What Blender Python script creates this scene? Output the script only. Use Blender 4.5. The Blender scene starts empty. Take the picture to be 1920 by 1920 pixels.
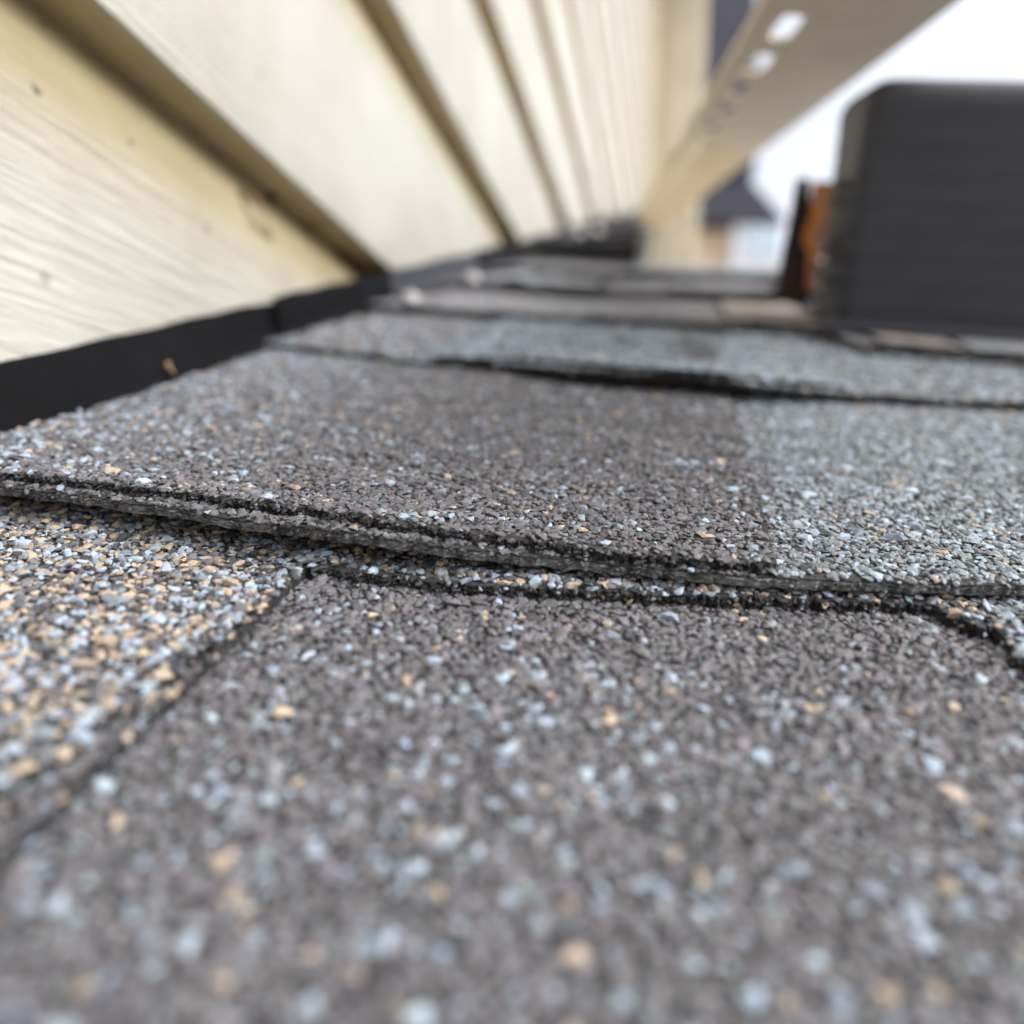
import bpy, bmesh, math
import numpy as np
from mathutils import Matrix, Vector

# ------------------------------------------------------------------ frames
F = 1500.0            # focal length in pixels of the 1920 px photograph
HC = 0.052            # camera height above the shingles (m)
CAMZ = 3.6            # camera height above the ground
def N(v): return v / np.linalg.norm(v)
def ray(x, y): return np.array([(x-960)/F, (960-y)/F, -1.0])
Hd = N(ray(1262, 985)); Ud = N(ray(1288, 378))
Xd = N(np.cross(Hd, Ud)); Zd = np.cross(Xd, Hd)
R = np.array([Xd, Hd, Zd])                       # camera -> world
nr = N(np.cross(np.array([1, -.04, 0]), Ud)); Xr = np.cross(Ud, nr)
CAM = np.array([0, 0, CAMZ])
Mroof = np.eye(4); Mroof[:3, 0] = R@Xr; Mroof[:3, 1] = R@Ud; Mroof[:3, 2] = R@nr
Mroof[:3, 3] = CAM - HC*(R@nr)
MROOF = Matrix(Mroof.tolist())
def roofp(x, y, z=0.0):
    r = ray(x, y); t = -(HC-z)/(r@nr); p = r*t
    return p@Xr, p@Ud
def rp(pts, z=0.0):
    a = np.array([roofp(x, y, z) for x, y in pts]); return a[:, 0], a[:, 1]

# ------------------------------------------------------------------ camera
S = bpy.context.scene
C = S.collection
cd = bpy.data.cameras.new('camera'); cam = bpy.data.objects.new('camera', cd); C.objects.link(cam)
m = np.eye(4); m[:3, :3] = R; m[:3, 3] = CAM
cam.matrix_world = Matrix(m.tolist())
cd.sensor_width = 36; cd.lens = 36*F/1920; cd.clip_start = 0.005; cd.clip_end = 2000
cd.dof.use_dof = True; cd.dof.focus_distance = 0.121; cd.dof.aperture_fstop = cd.lens/3.6
cd.dof.aperture_blades = 0
S.camera = cam
# ------------------------------------------------------------------ light
SUN_EL, SUN_AZ = math.radians(48), math.radians(102)      # azimuth from +Y towards +X
w = bpy.data.worlds.new('World'); S.world = w; w.use_nodes = True
nt = w.node_tree; nt.nodes.clear()
sky = nt.nodes.new('ShaderNodeTexSky'); sky.sky_type = 'NISHITA'; sky.sun_disc = False
sky.sun_elevation = SUN_EL; sky.sun_rotation = SUN_AZ
sky.air_density = 1.0; sky.dust_density = 6.0; sky.ozone_density = 1.0
hs = nt.nodes.new('ShaderNodeHueSaturation'); hs.inputs['Saturation'].default_value = 0.32
bg = nt.nodes.new('ShaderNodeBackground'); bg.inputs['Strength'].default_value = 0.15
wo = nt.nodes.new('ShaderNodeOutputWorld')
nt.links.new(sky.outputs[0], hs.inputs['Color']); nt.links.new(hs.outputs[0], bg.inputs['Color']); nt.links.new(bg.outputs[0], wo.inputs[0])
sl = bpy.data.lights.new('sun', 'SUN'); sl.energy = 0.5; sl.angle = math.radians(25); sl.color = (1, .99, .97)
so = bpy.data.objects.new('sun', sl); C.objects.link(so)
sd = Vector((math.sin(SUN_AZ)*math.cos(SUN_EL), math.cos(SUN_AZ)*math.cos(SUN_EL), math.sin(SUN_EL)))
so.rotation_euler = sd.to_track_quat('Z', 'Y').to_euler(); so.location = (0, 0, 9)
S.view_settings.view_transform = 'Standard'; S.view_settings.look = 'None'
S.view_settings.gamma = 1; S.view_settings.exposure = 1.36

# ------------------------------------------------------------------ helpers
def tag(o, label=None, cat=None, group=None, kind=None):
    if label: o['label'] = label
    if cat: o['category'] = cat
    if group: o['group'] = group
    if kind: o['kind'] = kind
    return o
def link(name, me, mats, parent=None, mw=None):
    o = bpy.data.objects.new(name, me); C.objects.link(o)
    for mt in (mats if isinstance(mats, (list, tuple)) else [mats]): me.materials.append(mt)
    if parent is not None: o.parent = parent
    elif mw is not None: o.matrix_world = mw
    return o
def empty(name, mw):
    o = bpy.data.objects.new(name, None); C.objects.link(o); o.matrix_world = mw; o.empty_display_size = .02
    return o
def trimesh(name, V, T, mi=None, col=None, smooth=None):
    me = bpy.data.meshes.new(name)
    me.vertices.add(len(V)); me.vertices.foreach_set('co', np.asarray(V, np.float32).ravel())
    T = np.asarray(T, np.int32); me.loops.add(T.size); me.loops.foreach_set('vertex_index', T.ravel())
    me.polygons.add(len(T)); me.polygons.foreach_set('loop_start', np.arange(0, T.size, 3, dtype=np.int32))
    if mi is not None: me.polygons.foreach_set('material_index', np.asarray(mi, np.int32))
    me.polygons.foreach_set('use_smooth', np.asarray(smooth if smooth is not None else np.zeros(len(T)), bool))
    if col is not None:
        at = me.color_attributes.new('granule_colour', 'FLOAT_COLOR', 'POINT')
        c4 = np.ones((len(V), 4), np.float32); c4[:, :3] = col; at.data.foreach_set('color', c4.ravel())
    me.update(calc_edges=True); me.validate(); return me
def bmesh_me(bm, name, smooth=False):
    bmesh.ops.recalc_face_normals(bm, faces=bm.faces)
    me = bpy.data.meshes.new(name); bm.to_mesh(me); bm.free()
    if smooth: me.polygons.foreach_set('use_smooth', [True]*len(me.polygons))
    return me
def bm_box(bm, x0, x1, y0, y1, z0, z1, bev=0.0, seg=2):
    r = bmesh.ops.create_cube(bm, size=1.0)
    vs = r['verts']
    for v in vs:
        v.co = Vector((x0+(v.co.x+.5)*(x1-x0), y0+(v.co.y+.5)*(y1-y0), z0+(v.co.z+.5)*(z1-z0)))
    if bev:
        es = list({e for v in vs for e in v.link_edges})
        bmesh.ops.bevel(bm, geom=es, offset=bev, segments=seg, profile=.5, affect='EDGES')
def box_obj(name, dims, mt, parent=None, mw=None, bev=0.0):
    bm = bmesh.new(); bm_box(bm, *dims, bev=bev); return link(name, bmesh_me(bm, name), mt, parent, mw)
rng = np.random.default_rng(7)
_p = rng.uniform(0, 6.28, 64); _d = rng.uniform(-1, 1, (64, 2))
def nz(a, b, s, seed=0, octv=3):
    """smooth pseudo noise in about -1..1; s = feature size (m)"""
    a = np.asarray(a, float); b = np.asarray(b, float); r = 0; amp = 1; tot = 0
    for o in range(octv):
        for k in range(3):
            i = (seed*7+o*3+k) % 64; th = _p[(i*5) % 64]+k*2.1
            r = r + amp*np.sin((a*math.cos(th)+b*math.sin(th))*6.28/s*(1+.37*k)+_p[i]+1.5*np.sin((a*math.sin(th)-b*math.cos(th))*4.1/s+_p[(i+9) % 64]))
        tot += amp*3; amp *= .55; s /= 2.1
    return r/tot*1.6

# ------------------------------------------------------------------ materials
def mat(name, col, rough=.7, spec=.3, noise=0, nscale=50, bump=0, bscale=200, coord='Object', stretch=(1, 1, 1), metallic=0, col2=None, bdist=.001):
    mt = bpy.data.materials.new(name); mt.use_nodes = True; n = mt.node_tree; b = n.nodes['Principled BSDF']
    b.inputs['Roughness'].default_value = rough; b.inputs['Specular IOR Level'].default_value = spec
    b.inputs['Metallic'].default_value = metallic
    tc = n.nodes.new('ShaderNodeTexCoord'); mp = n.nodes.new('ShaderNodeMapping'); mp.inputs['Scale'].default_value = stretch
    n.links.new(tc.outputs[coord], mp.inputs[0])
    if noise or col2:
        t = n.nodes.new('ShaderNodeTexNoise'); t.inputs['Scale'].default_value = nscale; t.inputs['Detail'].default_value = 5
        n.links.new(mp.outputs[0], t.inputs['Vector'])
        r = n.nodes.new('ShaderNodeValToRGB'); r.color_ramp.elements[0].position = .35; r.color_ramp.elements[1].position = .68
        c2 = col2 if col2 else tuple(c*(1-noise) for c in col)
        r.color_ramp.elements[0].color = (*c2, 1); r.color_ramp.elements[1].color = (*col, 1)
        n.links.new(t.outputs[0], r.inputs[0]); n.links.new(r.outputs[0], b.inputs['Base Color'])
    else: b.inputs['Base Color'].default_value = (*col, 1)
    if bump:
        t = n.nodes.new('ShaderNodeTexNoise'); t.inputs['Scale'].default_value = bscale; t.inputs['Detail'].default_value = 6
        n.links.new(mp.outputs[0], t.inputs['Vector'])
        bp = n.nodes.new('ShaderNodeBump'); bp.inputs['Strength'].default_value = bump; bp.inputs['Distance'].default_value = bdist
        n.links.new(t.outputs[0], bp.inputs['Height']); n.links.new(bp.outputs[0], b.inputs['Normal'])
    return mt
# granules with their own colour per stone
m_gran = bpy.data.materials.new('mineral_granules'); m_gran.use_nodes = True
_n = m_gran.node_tree; _b = _n.nodes['Principled BSDF']; _b.inputs['Roughness'].default_value = .62; _b.inputs['Specular IOR Level'].default_value = .42
_a = _n.nodes.new('ShaderNodeVertexColor'); _a.layer_name = 'granule_colour'
_tc = _n.nodes.new('ShaderNodeTexCoord'); _t = _n.nodes.new('ShaderNodeTexNoise'); _t.inputs['Scale'].default_value = 2600; _t.inputs['Detail'].default_value = 4
_n.links.new(_tc.outputs['Object'], _t.inputs['Vector'])
_mr = _n.nodes.new('ShaderNodeMapRange'); _mr.inputs[1].default_value = .3; _mr.inputs[2].default_value = .7; _mr.inputs[3].default_value = .72; _mr.inputs[4].default_value = 1.15
_n.links.new(_t.outputs[0], _mr.inputs[0])
_vm = _n.nodes.new('ShaderNodeVectorMath'); _vm.operation = 'SCALE'
_n.links.new(_a.outputs[0], _vm.inputs[0]); _n.links.new(_mr.outputs[0], _vm.inputs['Scale']); _n.links.new(_vm.outputs[0], _b.inputs['Base Color'])
_bp = _n.nodes.new('ShaderNodeBump'); _bp.inputs['Strength'].default_value = .35; _bp.inputs['Distance'].default_value = .0001
_n.links.new(_t.outputs[0], _bp.inputs['Height']); _n.links.new(_bp.outputs[0], _b.inputs['Normal'])

m_asph = mat('asphalt_mat', (.035, .033, .034), rough=.72, spec=.35, col2=(.008, .008, .009), nscale=900, bump=.9, bscale=1500, bdist=.0005)
m_edge = mat('shingle_cut_edge', (.2, .205, .215), rough=.85, spec=.3, col2=(.03, .03, .033), nscale=420, bump=1, bscale=1800, bdist=.0006)

m_edge_dark = mat('asphalt_cut_edge', (.04, .04, .042), rough=.85, spec=.3, col2=(.012, .012, .013), nscale=420, bump=1, bscale=1800, bdist=.0006)
def far_shingle(name, pal, seed=0.0):
    """granule surface for the courses that the lens blurs: cells with one stone colour each"""
    mt = bpy.data.materials.new(name); mt.use_nodes = True; n = mt.node_tree; b = n.nodes['Principled BSDF']
    b.inputs['Roughness'].default_value = .75
    tc = n.nodes.new('ShaderNodeTexCoord'); v = n.nodes.new('ShaderNodeTexVoronoi'); v.inputs['Scale'].default_value = 620
    mp = n.nodes.new('ShaderNodeMapping'); mp.inputs['Location'].default_value = (seed, seed*.7, 0)
    n.links.new(tc.outputs['Object'], mp.inputs[0]); n.links.new(mp.outputs[0], v.inputs['Vector'])
    sx = n.nodes.new('ShaderNodeSeparateColor'); n.links.new(v.outputs['Color'], sx.inputs[0])
    nn = n.nodes.new('ShaderNodeTexNoise'); nn.inputs['Scale'].default_value = 22; n.links.new(mp.outputs[0], nn.inputs['Vector'])
    ad = n.nodes.new('ShaderNodeMath'); ad.operation = 'MULTIPLY_ADD'; ad.inputs[1].default_value = .6; ad.inputs[2].default_value = -.3
    n.links.new(nn.outputs[0], ad.inputs[0])
    a2 = n.nodes.new('ShaderNodeMath'); a2.operation = 'ADD'; n.links.new(sx.outputs[0], a2.inputs[0]); n.links.new(ad.outputs[0], a2.inputs[1])
    r = n.nodes.new('ShaderNodeValToRGB'); r.color_ramp.interpolation = 'CONSTANT'
    el = r.color_ramp.elements
    el[0].position = 0; el[0].color = (*pal[0][1], 1); el[1].position = pal[1][0]; el[1].color = (*pal[1][1], 1)
    for p, c in pal[2:]:
        e = el.new(p); e.color = (*c, 1)
    n.links.new(a2.outputs[0], r.inputs[0]); n.links.new(r.outputs[0], b.inputs['Base Color'])
    bp = n.nodes.new('ShaderNodeBump'); bp.inputs['Strength'].default_value = .9; bp.inputs['Distance'].default_value = .0008; bp.invert = True
    n.links.new(v.outputs['Distance'], bp.inputs['Height']); n.links.new(bp.outputs[0], b.inputs['Normal'])
    return mt
BROWN = np.array([.107, .103, .114]); PALE = np.array([.25, .305, .375]); TAN = np.array([.33, .262, .195])
DARK = np.array([.045, .048, .058]); GREEN = np.array([.165, .190, .206]); GREY = np.array([.24, .25, .26])
T3 = lambda c: tuple(float(x) for x in c)
m_far_brown = far_shingle('brown_shingle_far', [(0, T3(DARK)), (.15, T3(BROWN*1.1)), (.62, T3(BROWN*1.5)), (.85, T3(PALE*.8)), (.97, T3(TAN))])
m_far_grey = far_shingle('grey_shingle_far', [(0, T3(DARK)), (.1, T3(BROWN)), (.3, T3(GREEN)), (.66, T3(PALE*.8)), (.96, T3(TAN))], .31)
m_far_tan = far_shingle('tan_shingle_far', [(0, T3(DARK)), (.1, T3(BROWN*1.5)), (.4, T3(TAN*.8)), (.7, T3(PALE*.8)), (.85, T3(TAN))], .77)

# ------------------------------------------------------------------ granule templates
TPL = []
for k in range(28):
    bm = bmesh.new(); r2 = np.random.default_rng(100+k)
    P = r2.normal(size=(15, 3)); P /= np.linalg.norm(P, axis=1)[:, None]
    P *= r2.uniform(.84, 1.1, (15, 1)); P *= np.array([1.0, r2.uniform(.65, .95), r2.uniform(.36, .58)])
    for p in P: bm.verts.new(p)
    res = bmesh.ops.convex_hull(bm, input=bm.verts)
    bmesh.ops.delete(bm, geom=[v for v in bm.verts if not v.link_faces], context='VERTS')
    bmesh.ops.triangulate(bm, faces=bm.faces); bmesh.ops.recalc_face_normals(bm, faces=bm.faces)
    bm.verts.index_update()
    TPL.append((np.array([v.co[:] for v in bm.verts]), np.array([[v.index for v in f.verts] for f in bm.faces])))
    bm.free()
def granules(P, size, col, tilt=.35, seed=0):
    """P (n,3) positions, size (n,), col (n,3) -> verts, tris, colours"""
    r2 = np.random.default_rng(seed); n = len(P); kind = r2.integers(0, len(TPL), n)
    Vs, Ts, Cs = [], [], []; off = 0
    yaw = r2.uniform(0, 6.283, n); tx = r2.normal(0, tilt, n); ty = r2.normal(0, tilt, n)
    for k, (tv, tt) in enumerate(TPL):
        ix = np.where(kind == k)[0]
        if not len(ix): continue
        cy, sy = np.cos(yaw[ix]), np.sin(yaw[ix]); cx, sx = np.cos(tx[ix]), np.sin(tx[ix]); cz, sz = np.cos(ty[ix]), np.sin(ty[ix])
        v = tv[None]*size[ix, None, None]
        x, y, z = v[..., 0], v[..., 1], v[..., 2]
        x, y = x*cy[:, None]-y*sy[:, None], x*sy[:, None]+y*cy[:, None]
        y, z = y*cx[:, None]-z*sx[:, None], y*sx[:, None]+z*cx[:, None]
        x, z = x*cz[:, None]+z*sz[:, None], -x*sz[:, None]+z*cz[:, None]
        v = np.stack([x, y, z], -1)+P[ix][:, None, :]
        nv = len(tv)
        Ts.append((tt[None]+(np.arange(len(ix))*nv)[:, None, None]+off).reshape(-1, 3)); off += nv*len(ix)
        Vs.append(v.reshape(-1, 3)); Cs.append(np.repeat(col[ix], nv, 0))
    return np.concatenate(Vs), np.concatenate(Ts), np.concatenate(Cs)

def pick(r2, n, w):
    """w: (n,5) weights for brown, pale, tan, dark, grey-green"""
    w = w/w.sum(1, keepdims=True); u = r2.random(n)[:, None]; k = (u > np.cumsum(w, 1)).sum(1).clip(0, 4)
    pal = np.stack([BROWN, PALE, TAN, DARK, GREEN]); c = pal[k].copy()
    c *= np.where((k == 1)[:, None], r2.uniform(.6, 1.3, (n, 1)), r2.uniform(.66, 1.28, (n, 1))); c *= 1+r2.normal(0, .025, (n, 3))
    return np.clip(c, .01, .8), k

def sheet(name, a0, a1, front, back, ztop, thick, weights=None, mats=None, parent=None, spacing=.00099, rough_edge=.0004,
          nu=500, nv=50, seed=1, gsize=1.0, edge_gran=.35, a_skirt=True, label=None, jag=1.0, skew=0.0):
    """one shingle layer: slab between front(a) and back(a), top at ztop(a,b), with granules bedded on it"""
    r2 = np.random.default_rng(seed)
    A = np.linspace(a0, a1, nu)
    fr = front(A+.0005*skew*nz(A, 0*A, .0012, seed+7))+rough_edge*(nz(A, 0*A, .004, seed)+.7*nz(A, 0*A, .0013, seed+2))*jag; bk = back(A)
    tt = np.linspace(0, 1, nv)**1.3
    AA = np.repeat(A[:, None], nv, 1); BB = fr[:, None]*(1-tt)+bk[:, None]*tt
    ZT = ztop(AA, BB)
    top = np.stack([AA, BB, ZT], -1)                                  # (nu,nv,3)
    rows = 6; face = []
    for k in range(rows):                                             # front cut face, from the top down
        s = (k+1)/rows
        bb = fr+rough_edge*1.1*nz(A, s*thick*3, .0022, seed+5)*(1 if k < rows-1 else .4)+.0003*s
        face.append(np.stack([A, bb, ZT[:, 0]-thick*s], -1))
    face = np.stack(face, 1)                                          # (nu,rows,3)
    botb = np.stack([A, bk, ZT[:, -1]-thick], -1)[:, None]
    grid = np.concatenate([botb, face[:, ::-1], top], 1)              # under edge -> front -> top
    m_ = grid.shape[1]; idx = np.arange(nu*m_).reshape(nu, m_)
    q = np.stack([idx[:-1, :-1], idx[1:, :-1], idx[1:, 1:], idx[:-1, 1:]], -1)
    mi = np.zeros(q.shape[:2], int); mi[:, :rows] = 1
    q = q.reshape(-1, 4); mi = mi.ravel()
    T = np.concatenate([q[:, [0, 1, 2]], q[:, [0, 2, 3]]]); MI = np.concatenate([mi, mi])
    for side in (0, nu-1):                                            # end caps
        c = idx[side]; capt = np.array([[c[0], c[k], c[k+1]] for k in range(1, m_-1)])
        if side == nu-1: capt = capt[:, ::-1]
        T = np.concatenate([T, capt]); MI = np.concatenate([MI, np.ones(len(capt), int)])
    V = grid.reshape(-1, 3); col = np.full((len(V), 3), .02); sm = np.zeros(len(T), bool)
    if weights is not None:
        s = spacing; bmin, bmax = fr.min(), bk.max()
        ga, gb = np.meshgrid(np.arange(a0, a1, s), np.arange(bmin, bmax, s*.87), indexing='ij')
        ga = ga+(np.arange(ga.shape[1]) % 2)*s*.5
        ga = (ga+r2.uniform(-.42, .42, ga.shape)*s).ravel(); gb = (gb+r2.uniform(-.42, .42, gb.shape)*s).ravel()
        extra = int(len(ga)*.3); ga = np.r_[ga, r2.uniform(a0, a1, extra)]; gb = np.r_[gb, r2.uniform(bmin, bmax, extra)]
        f = np.interp(ga, A, fr); k_ = np.interp(ga, A, bk)
        ok = (gb > f+.0002) & (gb < k_) & (ga > a0) & (ga < a1-.0014*r2.random(len(ga))+.0004*nz(ga, gb, .004, 3))
        # near the cut edge some stones have dropped off
        ok &= ~((gb < f+.0016) & (r2.random(len(gb)) < .35)) & ~((nz(ga, gb, .006, seed+11) > 1.15))
        ga, gb = ga[ok], gb[ok]; f = f[ok]
        c, kk = pick(r2, len(ga), weights(ga, gb, f))
        sz = np.clip(r2.lognormal(math.log(.00062), .28, len(ga)), .00038, .00150)*gsize
        sz = np.where((kk == 1) | (kk == 2), sz*1.15, sz)
        z = ztop(ga, gb)+sz*r2.uniform(.05, .38, len(ga))
        gv, gt, gc = granules(np.stack([ga, gb, z], -1), sz, c, .2, seed+50)
        T = np.concatenate([T, gt+len(V)]); MI = np.concatenate([MI, np.full(len(gt), 2)]); V = np.concatenate([V, gv]); col = np.concatenate([col, gc])
        if edge_gran:                                                 # small stones bedded in the cut face
            arc = np.r_[0, np.cumsum(np.hypot(np.diff(A), np.minimum(np.abs(np.diff(fr)), .02)))]
            ne = int(arc[-1]/.00115*edge_gran*2.2*max(thick/.0018, .5)); u_ = r2.uniform(0, arc[-1], ne)
            ea = np.interp(u_, arc, A); s_ = r2.random(ne); ef = np.interp(ea, A, fr)
            ez = ztop(ea, ef)-thick*(.05+.8*s_**1.4)
            w_ = weights(ea, ef, ef); c, kk = pick(r2, ne, w_); c = c*r2.uniform(.35, 1.0, (ne, 1))
            sz = r2.uniform(.0003, .0007, ne)
            gv, gt, gc = granules(np.stack([ea, ef+.0001+r2.uniform(-.0002, .0002, ne), ez], -1), sz, c, .6, seed+90)
            T = np.concatenate([T, gt+len(V)]); MI = np.concatenate([MI, np.full(len(gt), 2)]); V = np.concatenate([V, gv]); col = np.concatenate([col, gc])
    me = trimesh(name, V, T, MI, col)
    o = link(name, me, mats or [m_asph, m_edge_dark, m_gran], parent, MROOF if parent is None else None)
    if label: o['label'] = label
    return o
def poly(pts, z=0.0):
    a, b = rp(pts, z); i = np.argsort(a); a, b = a[i], b[i]
    return lambda x: np.interp(x, a, b)
def polyz(pts, zf):
    P = np.array(pts, float); xs_ = np.linspace(P[0, 0], P[-1, 0], 160); ys_ = np.interp(xs_, P[:, 0], P[:, 1]); A = []
    for x, y in zip(xs_, ys_):
        z = .003
        for _ in range(12): a, b = roofp(x, y, z); z = .5*z+.5*float(zf(a))
        A.append((a, b))
    A = np.array(A); i = np.argsort(A[:, 0]); A = A[i]
    return lambda x: np.interp(x, A[:, 0], A[:, 1])
def smooth01(x, e0, e1):
    t = np.clip((np.asarray(x)-e0)/(e1-e0), 0, 1); return t*t*(3-2*t)
def W(n, br, pa, ta, da, gr): return np.stack([np.broadcast_to(x, n).astype(float) for x in (br, pa, ta, da, gr)], -1)

# ------------------------------------------------------------------ ground, roof deck
m_ground = mat('pale_gravel_ground', (.46, .40, .32), rough=.95, noise=.2, nscale=.6, bump=.3, bscale=20, bdist=.02)
bm = bmesh.new()
vs = [bm.verts.new(p) for p in ((-600, -600, 0), (600, -600, 0), (600, 600, 0), (-600, 600, 0))]; bm.faces.new(vs)
tag(link('ground', bmesh_me(bm, 'ground'), m_ground), kind='structure')

AL = -.1362
RIDGE = lambda a: np.interp(a, [-.031, .095, .6], [.690, .775, .80])       # top of the roof right of the valley edge
def right_edge(b): return float(np.interp(b, [.69, 1.6, 2.25, 3.2], [-.031, -.085, -.105, -.110]))
m_deck = mat('dark_roof_deck', (.03, .03, .03), rough=.9)
bm = bmesh.new()
out = [(AL, -.6), (.45, -.6), (.45, .793), (.095, .772), (-.033, .687), (-.087, 1.6), (-.107, 2.26), (-.112, 3.2), (AL, 3.2)]
lo = [bm.verts.new((x, y, -.14)) for x, y in out]; hi = [bm.verts.new((x, y, -.0042)) for x, y in out]
bm.faces.new(hi); bm.faces.new(lo[::-1])
for i in range(len(out)):
    j = (i+1) % len(out); bm.faces.new((lo[i], lo[j], hi[j], hi[i]))
tag(link('roof', bmesh_me(bm, 'roof'), m_deck, mw=MROOF), kind='structure')

# ------------------------------------------------------------------ shingle courses
GRP = 'overlapping roof shingles'
BK = lambda v: (lambda a: np.full_like(np.asarray(a, float), v))
# course 0 : brown sheet in the foreground, mixed coloured overlay with teeth on it
f1_line = poly([(0, 905), (500, 985), (850, 1030), (1150, 1060), (1480, 1090), (1920, 1100), (2300, 1112)], .0035)
s0 = empty('roof_shingle', MROOF)
tag(s0, 'nearest shingle in the foreground, brown with scattered pale stones and tan tab at left', 'shingle', GRP)
def w0(a, b, f):
    d = smooth01(b, .1035, .078)                         # pale stones get common towards the camera
    cl = np.clip(nz(a, b, .017, 3)*.5+.62, .12, 1.5)
    n = a.shape
    return W(n, .80, (.012+.085*d)*cl, (.008+.012*d)*cl, .05, .02+.05*d)
Z0 = lambda a, b: -.0006+.00018*nz(a, b, .02, 4)+0*a
sheet('base_layer', -.10, .26, BK(-.03), BK(.128), Z0, .0018, w0, parent=s0, seed=3, nu=240, edge_gran=.2, nv=40)
ovf = poly([(-700, 2300), (0, 1480), (200, 1345), (380, 1215), (480, 1135), (548, 1078), (575, 1068), (700, 1082), (900, 1102), (1200, 1116), (1500, 1128), (1740, 1138), (1835, 1150), (1850, 1185), (1925, 1255), (2300, 1560), (2600, 1900)], .0010)
def w0o(a, b, f):
    n = a.shape; t = smooth01(a, -.052, -.047); r = smooth01(a, .044, .047)
    cl = np.clip(1+.45*nz(a, b, .012, 8), .4, 1.7)
    tan = (.25*cl)*(1-t)+.17*t*(1-r)+.03*r
    pale = .22*(1-t)+.24*t*(1-r)+.25*r
    return W(n, .30+.04*t, pale, tan, .20+.08*t*(1-r), .05+.45*r)
def Z0o(a, b): return .0004+.0009*smooth01(a, -.052, -.047)+.00015*nz(a, b, .01, 5)+0*a
sheet('tab_layer', AL, .26, ovf, BK(.140), Z0o, .0017, w0o, parent=s0, seed=9, nu=1400, nv=44, skew=1.0, rough_edge=.0006, edge_gran=.55)

# course 1
aL, aR = rp([(0, 930), (1150, 1070)], .003)[0]
def gap1(a):
    ar = rp([(150, 950), (820, 1040), (1120, 1072)], .003)[0]
    return .0026*smooth01(a, ar[2]+.003, ar[1]-.012)*np.interp(a, [AL, ar[0], ar[1]], [.55, .7, 1])+.0002
TB = .0017; TO = .0016; BC1 = .262
base1 = polyz([(-900, 818), (0, 930), (200, 955), (500, 1000), (850, 1046), (1150, 1080), (1480, 1106), (1700, 1114), (1920, 1118), (2500, 1134)], lambda a: .0022+gap1(a))
def fall(a, b, f, zf, L=.136, z1=.0):
    s = np.clip((b-f)/L, 0, 1.2); return zf*(1-s)+z1*s
def Z1b(a, b):
    f = base1(a); return fall(a, b, f, .0022+gap1(a)*np.exp(-np.clip(b-f, 0, 1)/.05)+TB, .136, .0004)+.00025*nz(a, b, .03, 6)-.07*np.clip(b-.268, 0, 1)
s1 = empty('roof_shingle', MROOF)
tag(s1, 'curled double-layer shingle across the middle, brown left, grey-green right, dark gap underneath', 'shingle', GRP)
aT = roofp(1452, 1058, .0045)[0]
def w1b(a, b, f):
    n = a.shape; up = smooth01(b, .228, .255); lf = smooth01(a, aT+.001, aT-.003); mixed = np.exp(-np.clip(a-aT, 0, 1)/.004)
    return W(n, .14+.7*up+.5*lf+.6*mixed, .15*(1-up*.8)*(1-.7*lf), .014, .07+.5*lf, (.62*(1-up)+.02)*(1-.85*lf))
sheet('base_layer', AL, .34, base1, BK(.30), Z1b, TB, w1b, mats=[m_asph, m_edge, m_gran], parent=s1, seed=21, nu=900, nv=60, rough_edge=.0003, edge_gran=.45)
lay1 = polyz([(-900, 773), (0, 886), (300, 915), (560, 949), (850, 992), (1150, 1036), (1300, 1048), (1470, 1058)], lambda a: .0022+gap1(a)+TB+TO)
def Z1o(a, b): return Z1b(a, b)+TO*(1-.5*smooth01(b-base1(a), .09, .15))+.0002*nz(a, b, .02, 12)
def w1o(a, b, f):
    n = a.shape; L = smooth01(a, -.055, -.115); cl = np.clip(.6+.6*nz(a, b, .013, 14), .1, 1.6)
    return W(n, .78-.3*L, (.055+.20*L)*cl, (.022+.03*L)*cl, .06, .05)
sheet('tab_layer', AL, aT, lay1, BK(.30), Z1o, TO, w1o, parent=s1, seed=33, nu=900, nv=60, rough_edge=.0006, edge_gran=.7)

# course 2
def gap2(a):
    ar = rp([(830, 695), (1150, 720), (1300, 735), (1640, 755)], .004)[0]
    return .0042*smooth01(a, ar[0], ar[1])*smooth01(a, ar[3]+.006, ar[2])+.0003
base2 = polyz([(-400, 590), (530, 655), (800, 688), (950, 695), (1106, 704), (1294, 718), (1450, 736), (1590, 752), (1920, 769), (2600, 800)], lambda a: .0014+gap2(a))
def Z2b(a, b):
    f = base2(a); return fall(a, b, f, .0014+gap2(a)*np.exp(-np.clip(b-f, 0, 1)/.05)+TB, .13, .0004)+.0004*nz(a, b, .05, 16)-.06*np.clip(b-.40, 0, 1)
s2 = empty('roof_shingle', MROOF)
tag(s2, 'blurred shingle above the middle one, lifted over a long black gap', 'shingle', GRP)
def w2b(a, b, f):
    n = a.shape; L = smooth01(a, -.07, -.09)
    return W(n, .25+.35*L, .22, .02+.08*L, .08, .5*(1-L)+.02)
sheet('base_layer', AL, .45, base2, BK(.42), Z2b, TB, w2b, parent=s2, seed=41, nu=700, nv=40, spacing=.00135, gsize=1.15, rough_edge=.0006)
lay2 = polyz([(560, 645), (800, 667), (919, 673), (981, 668), (1090, 677), (1294, 696), (1460, 710), (1590, 724), (1700, 732)], lambda a: .0014+gap2(a)+TB+TO)
a2l, a2r = rp([(792, 670), (1598, 728)], .0065)[0]
def Z2o(a, b): return Z2b(a, b)+TO*(1-.3*smooth01(b-base2(a), .06, .13))
def w2o(a, b, f):
    n = a.shape; return W(n, .16, .3, .015, .08, .5)
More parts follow.
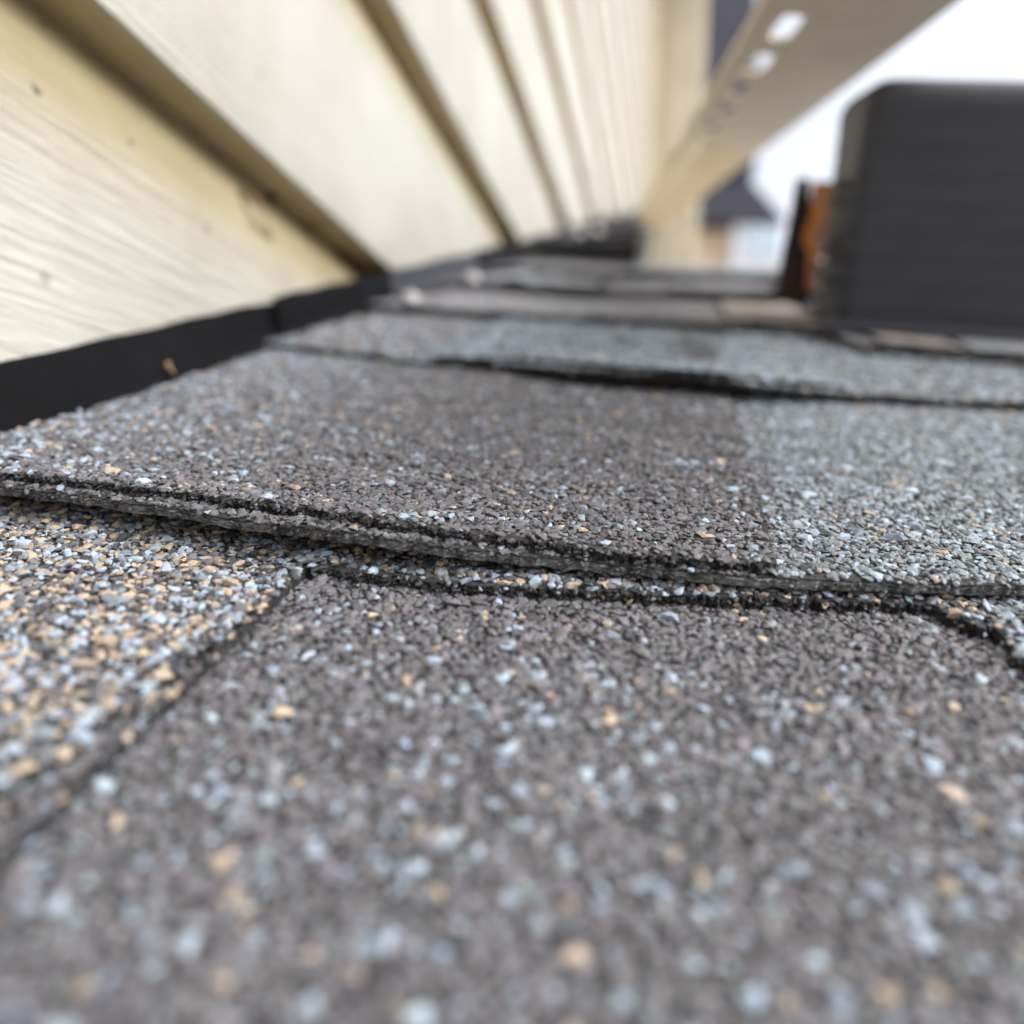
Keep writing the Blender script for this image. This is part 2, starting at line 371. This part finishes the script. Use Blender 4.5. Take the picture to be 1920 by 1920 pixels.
sheet('tab_layer', a2l, a2r, lay2, BK(.42), Z2o, TO, w2o, parent=s2, seed=43, nu=600, nv=40, spacing=.00135, gsize=1.15, rough_edge=.0008)

# courses 3 .. : procedural granules (always out of focus)
def course(label, line, zf, tabs, bb, amax=.45, base=m_far_brown, seed=60, lift=0.0):
    s = empty('roof_shingle', MROOF); tag(s, label, 'shingle', GRP)
    fb = poly(line, zf*.6)
    am = amax
    def Z(a, b):
        f = fb(a); return fall(a, b, f, zf+lift*np.clip(nz(a, 0*a, .11, seed), 0, 1)*np.exp(-np.clip(b-f, 0, 1)/.05), .13, .0004)+.0005*nz(a, b, .06, seed)
    back = (lambda a: np.minimum(bb, RIDGE(a)+.004)) if bb < .9 else BK(bb)
    sheet('base_layer', AL, am, fb, back, Z, .0034, parent=s, mats=[base, m_edge_dark], nu=500, nv=14, seed=seed, rough_edge=.001, jag=1)
    for i, (x0, x1, mt, lab) in enumerate(tabs):
        sheet('tab_layer', x0, min(x1, am-.001), lambda a: fb(a)+.003+.0015*nz(a, 0*a, .05, seed+i), back, lambda a, b: Z(a, b)+.0016*(1-.4*smooth01(b-fb(a), .05, .12)), .0015,
              parent=s, mats=[mt, m_edge_dark], nu=160, nv=12, seed=seed+3+i, rough_edge=.0012, label=lab)
ax = lambda x, y: roofp(x, y, .002)[0]
course('pinkish brown shingle with a tan tab, its front edge passing under the black box',
       [(-200, 540), (780, 583), (950, 594), (1150, 607), (1350, 617), (1530, 626), (1620, 655), (1920, 684), (2600, 740)], .0052,
       [(ax(1360, 610), ax(1560, 640), m_far_tan, 'tan tab'), (ax(1640, 655), ax(1775, 660), m_far_tan, 'tan tab'), (ax(1795, 660), .43, m_far_grey, 'grey tab')], .54, seed=60, lift=.002)
course('wavy grey and brown shingle ending at the foot of the rusty post',
       [(-200, 502), (880, 535), (1000, 546), (1100, 556), (1200, 553), (1300, 557), (1480, 562), (1920, 585), (2600, 620)], .0056,
       [(ax(900, 540), ax(1120, 550), m_far_grey, 'grey tab'), (ax(1250, 557), .5, m_far_brown, None)], .665, seed=70, lift=.004)
course('topmost shingle below the ridge, brown-grey and strongly blurred, left of the rusty post',
       [(-200, 480), (960, 505), (1190, 519), (1480, 524), (2600, 545)], .0055, [(ax(1180, 515), .5, m_far_grey, 'grey tab')], .80, seed=80)
for k, (bf, lab) in enumerate([(.80, 'brown shingle just past the ridge corner beside the wall, narrow and blurred'), (.94, 'second narrow dark shingle strip past the ridge corner, beside the wall'),
                               (1.08, 'third narrow shingle strip past the ridge corner, near the pair of shiny nails'), (1.22, 'dark shingle strip by the pair of shiny nails at the wall'),
                               (1.50, 'far dark shingle strip below the lower end of the beige trim'), (1.85, 'farthest dark shingle strip at the foot of the corner post')]):
    s = empty('roof_shingle', MROOF); tag(s, lab, 'shingle', GRP)
    bb = [.95, 1.09, 1.23, 1.51, 1.86, 3.1][k]
    sheet('base_layer', AL, right_edge(bf), (lambda v: (lambda a: v+.004*nz(a, 0*a, .1, 5)))(bf), BK(bb), lambda a, b, v=bf, L=bb-bf: fall(a, b, v, .0085, L, .0006), .006, parent=s, mats=[m_far_brown, m_edge_dark], nu=120, nv=8, seed=100+k)

# ------------------------------------------------------------------ house wall with lap siding
XW = -.138
WY0, WY1 = -.35, 2.9
WB = .1168
def siding_mat():
    mt = bpy.data.materials.new('painted_siding'); mt.use_nodes = True; n = mt.node_tree; b = n.nodes['Principled BSDF']
    b.inputs['Roughness'].default_value = .27; b.inputs['Specular IOR Level'].default_value = .75
    tc = n.nodes.new('ShaderNodeTexCoord')
    mp = n.nodes.new('ShaderNodeMapping'); mp.inputs['Scale'].default_value = (1, .05, 1); n.links.new(tc.outputs['Object'], mp.inputs[0])
    g = n.nodes.new('ShaderNodeTexNoise'); g.inputs['Scale'].default_value = 520; g.inputs['Detail'].default_value = 5; g.inputs['Roughness'].default_value = .6; g.inputs['Distortion'].default_value = .6
    n.links.new(mp.outputs[0], g.inputs['Vector'])
    bp = n.nodes.new('ShaderNodeBump'); bp.inputs['Strength'].default_value = 1; bp.inputs['Distance'].default_value = .0011
    n.links.new(g.outputs[0], bp.inputs['Height']); n.links.new(bp.outputs[0], b.inputs['Normal'])
    d = n.nodes.new('ShaderNodeTexNoise'); d.inputs['Scale'].default_value = 16; d.inputs['Detail'].default_value = 7; n.links.new(tc.outputs['Object'], d.inputs['Vector'])
    r = n.nodes.new('ShaderNodeValToRGB'); r.color_ramp.elements[0].position = .3; r.color_ramp.elements[1].position = .62
    r.color_ramp.elements[0].color = (.33, .318, .27, 1); r.color_ramp.elements[1].color = (.395, .392, .35, 1)
    n.links.new(d.outputs[0], r.inputs[0]); cur = r.outputs[0]
    # small mildew specks
    v = n.nodes.new('ShaderNodeTexVoronoi'); v.inputs['Scale'].default_value = 42; n.links.new(tc.outputs['Object'], v.inputs['Vector'])
    lt = n.nodes.new('ShaderNodeMapRange'); lt.inputs[1].default_value = .045; lt.inputs[2].default_value = .09; lt.inputs[3].default_value = .7; lt.inputs[4].default_value = 0
    n.links.new(v.outputs['Distance'], lt.inputs[0])
    mx = n.nodes.new('ShaderNodeMix'); mx.data_type = 'RGBA'; n.links.new(lt.outputs[0], mx.inputs[0]); n.links.new(cur, mx.inputs[6]); mx.inputs[7].default_value = (.22, .22, .16, 1); cur = mx.outputs[2]
    # individual stains: (world y, height, radius, stretch-y, colour, strength, ring)
    wn = n.nodes.new('ShaderNodeTexNoise'); wn.inputs['Scale'].default_value = 260; wn.inputs['Detail'].default_value = 3; n.links.new(tc.outputs['Object'], wn.inputs['Vector'])
    def wall(x, y, dx=0.0):
        r_ = R@ray(x, y); t = (XW+dx)/r_[0]; return r_*t
    st = [((68, 170), .0016, (.07, .09, .07), .9, 0), ((245, 268), .0012, (.09, .1, .08), .8, 0), ((393, 430), .0015, (.09, .11, .09), .8, 0), ((128, 200), .0008, (.2, .2, .15), .5, 0),
          ((80, 42), .0012, (.2, .15, .09), .6, 0), ((505, 375), .0042, (.07, .05, .03), .95, 0), ((478, 400), .0075, (.12, .08, .04), .8, 1), ((585, 420), .006, (.26, .16, .08), .7, 0), ((640, 485), .011, (.20, .12, .06), .75, 0),
          ((690, 500), .011, (.2, .12, .06), .6, 0), ((115, 320), .0042, (.35, .3, .24), .3, 1), ((350, 530), .001, (.2, .2, .15), .6, 0), ((270, 20), .0016, (.3, .28, .2), .5, 0), ((460, 455), .001, (.2, .2, .15), .5, 0)]
    for (px, py), rad, c, sv, ring in st:
        p = wall(px, py); r_ = R@ray(px, py)
        if .085 < p[2] < .118:                       # lies in the lap: on the underside of the next board or in the cove
            q_ = r_*((WB+.0003)/r_[2]); p = q_
            if q_[0] < XW-.0155:
                dx = -.01
                for _ in range(30): p = wall(px, py, dx); t_ = max(0, (p[2]-WB+.033)/.0315); dx = .6*dx+.4*(-.0008-.0147*min(t_, 1)**1.3)
        vm = n.nodes.new('ShaderNodeVectorMath'); vm.operation = 'SUBTRACT'; n.links.new(tc.outputs['Object'], vm.inputs[0]); vm.inputs[1].default_value = (float(p[0]), float(p[1]), float(p[2]+CAMZ))
        vs_ = n.nodes.new('ShaderNodeVectorMath'); vs_.operation = 'MULTIPLY'; vs_.inputs[1].default_value = (1, 1, 1); n.links.new(vm.outputs[0], vs_.inputs[0])
        ln = n.nodes.new('ShaderNodeVectorMath'); ln.operation = 'LENGTH'; n.links.new(vs_.outputs[0], ln.inputs[0])
        ad = n.nodes.new('ShaderNodeMath'); ad.operation = 'MULTIPLY_ADD'; ad.inputs[1].default_value = rad*1.4; ad.inputs[2].default_value = -rad*.7; n.links.new(wn.outputs[0], ad.inputs[0])
        su = n.nodes.new('ShaderNodeMath'); su.operation = 'ADD'; n.links.new(ln.outputs['Value'], su.inputs[0]); n.links.new(ad.outputs[0], su.inputs[1]); o_ = su.outputs[0]
        if ring:
            s2_ = n.nodes.new('ShaderNodeMath'); s2_.operation = 'SUBTRACT'; s2_.inputs[1].default_value = rad; n.links.new(o_, s2_.inputs[0])
            a_ = n.nodes.new('ShaderNodeMath'); a_.operation = 'ABSOLUTE'; n.links.new(s2_.outputs[0], a_.inputs[0]); o_ = a_.outputs[0]; rr = rad*.35
        else: rr = rad
        mr = n.nodes.new('ShaderNodeMapRange'); mr.inputs[1].default_value = rr*.45; mr.inputs[2].default_value = rr*1.15; mr.inputs[3].default_value = sv; mr.inputs[4].default_value = 0; n.links.new(o_, mr.inputs[0])
        mx = n.nodes.new('ShaderNodeMix'); mx.data_type = 'RGBA'; n.links.new(mr.outputs[0], mx.inputs[0]); n.links.new(cur, mx.inputs[6]); mx.inputs[7].default_value = (*c, 1); cur = mx.outputs[2]
    va = n.nodes.new('ShaderNodeVertexColor'); va.layer_name = 'lap_shade_tint'
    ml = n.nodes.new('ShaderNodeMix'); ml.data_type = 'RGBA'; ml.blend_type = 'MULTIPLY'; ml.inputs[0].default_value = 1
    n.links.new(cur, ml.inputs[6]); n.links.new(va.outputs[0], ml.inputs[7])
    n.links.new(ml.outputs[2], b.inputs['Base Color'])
    return mt
m_siding = siding_mat()
wall = empty('house_wall', Matrix.Identity(4))
tag(wall, 'cream painted lap siding wall on the left, rising beside the roof, mildew specks on its boards', 'wall')
EXP = .1205
def board(z0, z1, first=False):
    """profile of one course: flat face, then a cove running back under the next board"""
    h_ = z1-z0; pr = []
    xb = XW-.0155
    pr.append((xb-.004, z0)); pr.append((XW-.0022, z0)); pr.append((XW-.0004, z0+.0012)); pr.append((XW, z0+.003))
    zf = z1-.033
    for k in range(6): pr.append((XW-.0008*k/5, z0+.003+(zf-z0-.003)*(k+1)/6))
    for k in range(1, 11):
        t = k/10; pr.append((XW-.0008-.0147*t**1.3, zf+.0315*t))
    pr.append((xb, z1+.006)); pr.append((xb-.004, z1+.006))
    ys = np.linspace(WY0, WY1, 70); bm = bmesh.new(); rows = []
    for y in ys: rows.append([bm.verts.new((x, y, z+CAMZ)) for x, z in pr])
    for i in range(len(ys)-1):
        for j in range(len(pr)-1): bm.faces.new((rows[i][j], rows[i+1][j], rows[i+1][j+1], rows[i][j+1]))
    me = bmesh_me(bm, 'siding_board')
    at = me.color_attributes.new('lap_shade_tint', 'FLOAT_COLOR', 'POINT')       # lap shade put into the colour: coves darkened and yellowed, undersides warmed like bounce
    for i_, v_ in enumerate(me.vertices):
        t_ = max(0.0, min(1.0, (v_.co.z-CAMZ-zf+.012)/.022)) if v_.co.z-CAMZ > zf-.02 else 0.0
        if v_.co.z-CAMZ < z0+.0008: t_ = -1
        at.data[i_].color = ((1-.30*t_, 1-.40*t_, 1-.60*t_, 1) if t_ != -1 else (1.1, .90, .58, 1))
    me.polygons.foreach_set('use_smooth', [True]*len(me.polygons))
    try: me.set_sharp_from_angle(angle=math.radians(40))
    except Exception: pass
    # parent is at the identity, so coordinates stay world-aligned
    return link('siding_board', me, m_siding, wall)
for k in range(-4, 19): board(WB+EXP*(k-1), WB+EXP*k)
m_cream = mat('cream_trim', (.56, .51, .41), rough=.5, noise=.12, nscale=12)
box_obj('wall_sheathing', (XW-.15, XW-.019, WY0, WY1, 0, CAMZ+2.29), m_cream, wall)
# return wall at the far end with vertical fluting
bm = bmesh.new()
_r = R@ray(1327, 0); xe = float(_r[0]*WY1/_r[1]); xs = list(np.interp([0, .2, .42, .6, .8, 1], [0, 1], [XW-.012, xe]))
for i in range(5):
    bm_box(bm, xs[i]+.0015, xs[i+1]-.0015, WY1+.002+(.014 if i % 2 else 0), WY1+.12, 0, CAMZ+2.29, bev=.002, seg=1)
link('corner_post', bmesh_me(bm, 'corner_post'), m_cream, wall)
# unseen eave above the wall, added to shade its upper boards
m_shade_eave = mat('shade_eave_board', (.55, .48, .36), rough=.6)
ev = box_obj('added_shade_eave', (XW-.15, .30, .9, 3.1, CAMZ+2.30, CAMZ+2.43), m_shade_eave)
tag(ev, 'added unseen beige eave shading the top of the siding wall', 'eave')

# ------------------------------------------------------------------ step flashing
m_flash = mat('black_flashing', (.003, .003, .004), rough=.62, spec=.05, noise=.4, nscale=60, bump=.25, bscale=120, bdist=.0006)
m_flash2 = mat('blue_grey_flashing', (.010, .013, .019), rough=.42, spec=.22, noise=.3, nscale=40, bump=.2, bscale=100, bdist=.0006)
fl = [(-.10, .268, 0, m_flash, 'black step flashing piece nearest the camera, cut off by the left edge'),
      (.258, .384, 2, m_flash, 'black step flashing ending at the first shiny nail'),
      (.374, .56, 3, m_flash2, 'blue-grey shiny step flashing between the two single nails'),
      (.548, .76, 4, m_flash, 'dark step flashing under the second and third siding boards'),
      (.75, .95, 5, m_flash, 'small dark flashing piece past the single nails'),
      (.94, 1.20, 6, m_flash2, 'pale blue-grey flashing piece just before the pair of nails'),
      (1.19, 3.1, 7, m_flash, 'far dark flashing running to the corner post')]
for b0, b1, k, mt, lab in fl:
    nb = 60; bm = bmesh.new(); rows = []
    hgt = .0172 if k < 6 else .021
    for i in range(nb):
        t = i/(nb-1); b = b0+(b1-b0)*t; wv = .0004*math.sin(b*70+k)
        x = AL+.0016+.0009*(1-t)+wv; zt = hgt-.0020*t+.0005*math.sin(b*41)
        zt += .0003*math.sin(b*60+k*2)+.0002*math.sin(b*190)
        fo = .0150*(1-min(1, max(0, (b-.13)/.13)))**1.1 if k == 0 else 0
        pts = [(x-.0004, zt), (x, zt-.0004), (x+.0004+fo*.55, .0075), (x+.0022+fo, .0030), (x+.0045+fo, .0012)]
        if k >= 3: pts = [(x-.0004, zt), (x, zt-.0004), (x+.0006, .009), (x+.0028, .0052), (x+.010, .0048)]
        inner = [(px-.0005, pz-.0006) for px, pz in pts][::-1]
        rows.append([bm.verts.new((px, b, pz)) for px, pz in pts+inner])
    n_ = len(rows[0])
    for i in range(nb-1):
        for j in range(n_): bm.faces.new((rows[i][j], rows[i+1][j], rows[i+1][(j+1) % n_], rows[i][(j+1) % n_]))
    bm.faces.new(rows[0]); bm.faces.new(rows[-1][::-1])
    o = link('step_flashing', bmesh_me(bm, 'step_flashing', True), mt, mw=MROOF); tag(o, lab, 'flashing', 'step flashing along the wall foot')

# ------------------------------------------------------------------ nails
m_zinc = mat('galvanised_nail', (.26, .25, .26), rough=.5, spec=.5, metallic=.3)
def nail(px, py, z, rad, lab, tilt=.5):
    a, b = roofp(px, py, z); bm = bmesh.new()
    prof = [(0, rad*.34), (rad*.6, rad*.30), (rad*.92, rad*.16), (rad, 0), (rad*.9, -rad*.14), (rad*.3, -rad*.2), (rad*.28, -rad*2.2), (0, -rad*2.6)]
    n_ = 20; rings = []
    for r_, z_ in prof[1:-1]: rings.append([bm.verts.new((r_*math.cos(6.2832*i/n_), r_*math.sin(6.2832*i/n_), z_)) for i in range(n_)])
    t = bm.verts.new((0, 0, prof[0][1])); bo = bm.verts.new((0, 0, prof[-1][1]))
    for i in range(n_):
        j = (i+1) % n_; bm.faces.new((t, rings[0][i], rings[0][j])); bm.faces.new((bo, rings[-1][j], rings[-1][i]))
        for k in range(len(rings)-1): bm.faces.new((rings[k][i], rings[k+1][i], rings[k+1][j], rings[k][j]))
    o = link('roofing_nail', bmesh_me(bm, 'roofing_nail', True), m_zinc)
    o.matrix_world = MROOF@Matrix.Translation((a, b, z))@Matrix.Rotation(tilt, 4, 'X')@Matrix.Rotation(.35, 4, 'Y'); tag(o, lab, 'nail', 'shiny nail heads on the flashing')
nail(772, 558, .0085, .0042, 'shiny nail head nearest the camera, at the seam of black and blue-grey flashing')
nail(887, 520, .0085, .0045, 'second shiny nail head, at the far end of the blue-grey flashing')
nail(1085, 436, .0120, .0062, 'left nail of the far pair in front of the corner post')
nail(1120, 433, .0130, .0075, 'right nail of the far pair in front of the corner post')

# dry leaf bit stuck on the flashing
m_leaf = mat('dry_leaf', (.42, .26, .15), rough=.8, noise=.4, nscale=500)
la, lb = roofp(312, 706, .0045); bm = bmesh.new(); g = []
for i in range(7):
    t = i/6; wd = .0012*math.sin(math.pi*(t*.9+.08)); g.append([bm.verts.new((s*wd+.0006*math.sin(5*t), .0012*math.cos(4*t), t*.0042+.0006*abs(s))) for s in (-1, 0, 1)])
for i in range(6):
    for j in range(2): bm.faces.new((g[i][j], g[i+1][j], g[i+1][j+1], g[i][j+1]))
o = link('leaf_scrap', bmesh_me(bm, 'leaf_scrap', True), m_leaf, mw=MROOF@Matrix.Translation((la, lb, .0042))@Matrix.Rotation(.5, 4, 'Y'))
sm_ = o.modifiers.new('thickness', 'SOLIDIFY'); sm_.thickness = .0003
tag(o, 'tiny curled brown scrap of dry leaf against the black flashing', 'leaf')

# ------------------------------------------------------------------ perforated beige trim strip overhead
m_trim = mat('beige_trim_strip', (.80, .67, .47), rough=.5, spec=.4, noise=.15, nscale=25, bump=.1, bscale=90, bdist=.0005)
Dv = N(ray(1137, 504)); PL = ray(1430, 0)*.31; PR = ray(1812, 0)*.286
PR = PR-Dv*((PR-PL)@Dv); Wd = np.linalg.norm(PR-PL); ev_ = (PR-PL)/Wd; nn_ = np.cross(Dv, ev_)
if nn_@PL > 0: nn_ = -nn_                                              # towards the camera
Mt = np.eye(4); Mt[:3, 0] = R@ev_; Mt[:3, 1] = R@Dv; Mt[:3, 2] = R@np.cross(ev_, Dv); Mt[:3, 3] = CAM+R@PL
MT = Matrix(Mt.tolist())
trim = empty('trim_strip', MT)
tag(trim, 'long beige trim strip with a row of slotted nail holes, hanging over the roof at upper right', 'trim')
bm = bmesh.new(); pitch = .062; ncell = 31
def trim_row(py):                                  # distance along the strip that shows at picture row py
    t = (960-py)/F; o_ = PL+ev_*.0155; return (-t*o_[2]-o_[1])/(Dv[1]+t*Dv[2])
y_start = trim_row(50)-pitch*4.5
hx = .0155; hr = .0046; hl = .0135; x0c, x1c = .004, .027
def slot_pt(th):
    c, s = math.cos(th), math.sin(th); return hx+hr*c, (hl if s >= 0 else -hl)*(1 if abs(s) > .15 else abs(s)/.15)+hr*s
def rect_pt(th, yc):
    c, s = math.cos(th), math.sin(th); a = min((x1c-hx)/c if c > 1e-6 else (x0c-hx)/c if c < -1e-6 else 1e9, (pitch/2)/abs(s) if abs(s) > 1e-6 else 1e9)
    return hx+c*a, yc+s*a
for ci in range(ncell):
    yc = y_start+pitch*(ci+.5)
    ths = [2*math.pi*i/32 for i in range(32)]
    ths += [math.atan2(sy*pitch/2, (x1c-hx) if sx > 0 else (x0c-hx)) % (2*math.pi) for sx in (-1, 1) for sy in (-1, 1)]
    ths = sorted(set(round(t, 5) for t in ths))
    inn = []; ou = []
    for t in ths:
        x, y = slot_pt(t); inn.append(bm.verts.new((x, y+yc, 0))); x, y = rect_pt(t, yc); ou.append(bm.verts.new((x, y, 0)))
    for i in range(len(ths)):
        j = (i+1) % len(ths); bm.faces.new((inn[i], inn[j], ou[j], ou[i]))
y_end = y_start+pitch*ncell
def strip(bm, pts):
    a = [bm.verts.new((x, y_start, z)) for x, z in pts]; b = [bm.verts.new((x, y_end, z)) for x, z in pts]
    for i in range(len(pts)-1): bm.faces.new((a[i], b[i], b[i+1], a[i+1]))
bmesh.ops.remove_doubles(bm, verts=bm.verts, dist=1e-6)
sgn = 1 if Mt[:3, 2]@(R@nn_) < 0 else -1          # +1: local +z points away from the camera
strip(bm, [(0, sgn*.002), (.001, sgn*.0003), (.004, 0)])
strip(bm, [(x1c, 0), (x1c+.0025, sgn*-.0006), (x1c+.005, 0), (Wd-.012, 0), (Wd-.002, sgn*.0006), (Wd, sgn*.004), (Wd, sgn*.016)])
bmesh.ops.remove_doubles(bm, verts=bm.verts, dist=1e-6)
o = link('perforated_panel', bmesh_me(bm, 'perforated_panel'), m_trim, trim)
md = o.modifiers.new('thickness', 'SOLIDIFY'); md.thickness = .0011; md.offset = 0
m_rim = mat('pale_trim_rim', (.6, .62, .66), rough=.35)
box_obj('edge_rim', (Wd-.0015, Wd+.0009, y_start+.001, y_end-.001, min(sgn*.012, sgn*.019), max(sgn*.012, sgn*.019)), m_rim, trim, bev=.0005)

# ------------------------------------------------------------------ black roof vent box
m_black = mat('black_plastic', (.028, .030, .042), rough=.48, spec=.4, col2=(.023, .024, .034), nscale=55, bump=.12, bscale=220, bdist=.0008)
vent = empty('roof_vent', MROOF)
tag(vent, 'black box-shaped plastic roof vent with rounded top corner standing on the shingles at right', 'vent')
zb = .0045
aF, bF = roofp(1575, 612, .006)
bfront = bF-.004; bback = bfront+.058; aleft = roofp(1553, 605, .006)[0]; aright = aleft+.24; ZT_ = .0975
def loop(z, ins, rad, n_=8, wob=0):
    x0, x1, y0, y1 = aleft+ins, aright-ins, bfront+ins*.6, bback-ins
    pts = []
    for cx, cy, a0 in ((x1-rad, y1-rad, 0), (x0+rad, y1-rad, 90), (x0+rad, y0+rad, 180), (x1-rad, y0+rad, 270)):
        for i in range(n_+1):
            t = math.radians(a0+90*i/n_); pts.append((cx+rad*math.cos(t), cy+rad*math.sin(t), z))
    return pts
bm = bmesh.new(); loops = []
prof = [(zb, -.0005)]
nrib = 46
for k in range(nrib+1):
    t = k/nrib; z = zb+.004+t*(ZT_-zb-.012); prof.append((z, .0005-.0035*t+.00008*math.sin(k*2.4)+.0001*math.sin(k*1.1)))
for k in range(1, 9):
    t = k/8*math.pi/2; prof.append((ZT_-.009+.009*math.sin(t), -.003+.008*(1-math.cos(t))))
prof.append((ZT_+.0004, .02)); 
for z, ins in prof: loops.append([bm.verts.new(p) for p in loop(z, ins, .006)])
n_ = len(loops[0])
for i in range(len(loops)-1):
    for j in range(n_): bm.faces.new((loops[i][j], loops[i][(j+1) % n_], loops[i+1][(j+1) % n_], loops[i+1][j]))
bm.faces.new(loops[-1]); bm.faces.new(loops[0][::-1])
link('hood', bmesh_me(bm, 'hood', True), m_black, vent)
box_obj('flange', (aleft-.003, aright+.004, bfront-.0075, bback+.01, .0050, .0092), m_black, vent, bev=.0012)
m_lou = mat('dusty_plastic', (.15, .14, .14), rough=.7, noise=.7, nscale=120)
for k in range(8):
    z = .020+k*.0056; ins = -.0035*z/ZT_
    box_obj('louvre', (aleft+ins-.0050-.0012*math.sin(k*2.3), aleft+ins+.001, bfront+.008, bback-.008, z, z+.0030), m_lou, vent, bev=.0008)

# ------------------------------------------------------------------ rusty post behind the vent
m_rust = mat('rust_orange', (.55, .21, .045), rough=.8, col2=(.34, .11, .025), nscale=90, bump=.4, bscale=200)
m_dkbr = mat('dark_brown_metal', (.028, .016, .014), rough=.7, noise=.4, nscale=60)
post = empty('rusty_post', MROOF)
tag(post, 'short dark brown post with an orange rusty face, left of the black vent', 'post')
pa, pb = roofp(1454, 560, .004); pa2 = roofp(1521, 560, .004)[0]; pxm = (pa2-pa)/67
def quadprism(name, xs_b, xs_t, y0, y1, z0, z1, mt):
    bm = bmesh.new(); v = []
    for (xl, xr), z in ((xs_b, z0), (xs_t, z1)):
        for x, y in ((xl, y0), (xr, y0), (xr, y1), (xl, y1)): v.append(bm.verts.new((x, y, z)))
    for f in ((0, 1, 2, 3), (4, 5, 6, 7), (0, 1, 5, 4), (1, 2, 6, 5), (2, 3, 7, 6), (3, 0, 4, 7)): bm.faces.new([v[i] for i in f])
    bmesh.ops.bevel(bm, geom=list(bm.edges), offset=.0012, segments=2, affect='EDGES')
    return link(name, bmesh_me(bm, name), mt, post)
quadprism('post_body', (pa, pa+60*pxm), (pa+9*pxm, pa+27*pxm), pb, pb+.014, .001, .066, m_dkbr)
bm = bmesh.new(); ol = [(50, .010), (64, .010), (66, .030), (70, .0645), (36, .0645), (38, .047), (31, .040), (32, .033), (44, .030)]
fa = [bm.verts.new((pa+x*pxm, pb-.003, z)) for x, z in ol]; fb_ = [bm.verts.new((pa+x*pxm, pb+.010, z)) for x, z in ol]
bm.faces.new(fa); bm.faces.new(fb_[::-1])
for i in range(len(ol)): j = (i+1) % len(ol); bm.faces.new((fa[i], fb_[i], fb_[j], fa[j]))
link('rust_face', bmesh_me(bm, 'rust_face'), m_rust, post)

# ------------------------------------------------------------------ neighbouring buildings
def wpt(px, py, Y):
    r_ = R@ray(px, py); t = Y/r_[1]; return r_*t+CAM
m_nw = mat('neighbour_plaster', (.66, .54, .43), rough=.8, noise=.15, nscale=1)
m_nr = mat('slate_cladding', (.05, .052, .075), rough=.6, noise=.3, nscale=2)
m_blue = mat('pale_blue_paint', (.72, .78, .9), rough=.5)
m_glass = mat('window_glass', (.5, .56, .6), rough=.06, spec=1.0, metallic=.9)
Y = 14.0
nh = empty('neighbour_house', Matrix.Translation((0, 0, 0)))
tag(nh, 'distant blurred house with pale blue bay and dark slate roof beyond the roof edge', 'house')
pe = wpt(1300, 402, Y); pxr = wpt(1530, 402, Y); pm = wpt(1374, 402, Y)
box_obj('wall', (pe[0]-1.5, pm[0], Y, Y+7, 0, pe[2]), m_nw, nh)
box_obj('bay_wall', (pm[0]+.002, pxr[0]+3, Y-.3, Y+7, 0, pe[2]-.05), m_blue, nh)
gl = wpt(1400, 430, Y-.31); gr = wpt(1462, 482, Y-.31)
fr_ = box_obj('window', (gl[0]-.06, gr[0]+.06, Y-.36, Y-.31, gr[2]-.06, gl[2]+.06), m_blue, nh)
box_obj('pane', (gl[0], gr[0], Y-.40, Y-.362, gr[2], gl[2]), m_glass, fr_)
def prism(name, pts, y0, y1, mt, parent):
    bm = bmesh.new(); a = [bm.verts.new((x, y0, z)) for x, z in pts]; b = [bm.verts.new((x, y1, z)) for x, z in pts]
    bm.faces.new(a); bm.faces.new(b[::-1])
    for i in range(len(pts)): j = (i+1) % len(pts); bm.faces.new((a[i], b[i], b[j], a[j]))
    return link(name, bmesh_me(bm, name), mt, parent)
q = [wpt(x, y, Y-.5) for x, y in ((1240, 412), (1472, 412), (1412, 345), (1240, 345))]
prism('roof', [(p[0], p[2]+.01) for p in q], Y-.5, Y+7.2, m_nr, nh)
q2 = [wpt(x, y, Y+1) for x, y in ((1318, 346), (1409, 346), (1413, -120), (1316, -120))]
tw = prism('stair_tower', [(p[0], p[2]) for p in q2], Y+.2, Y+3, m_nr, nh)
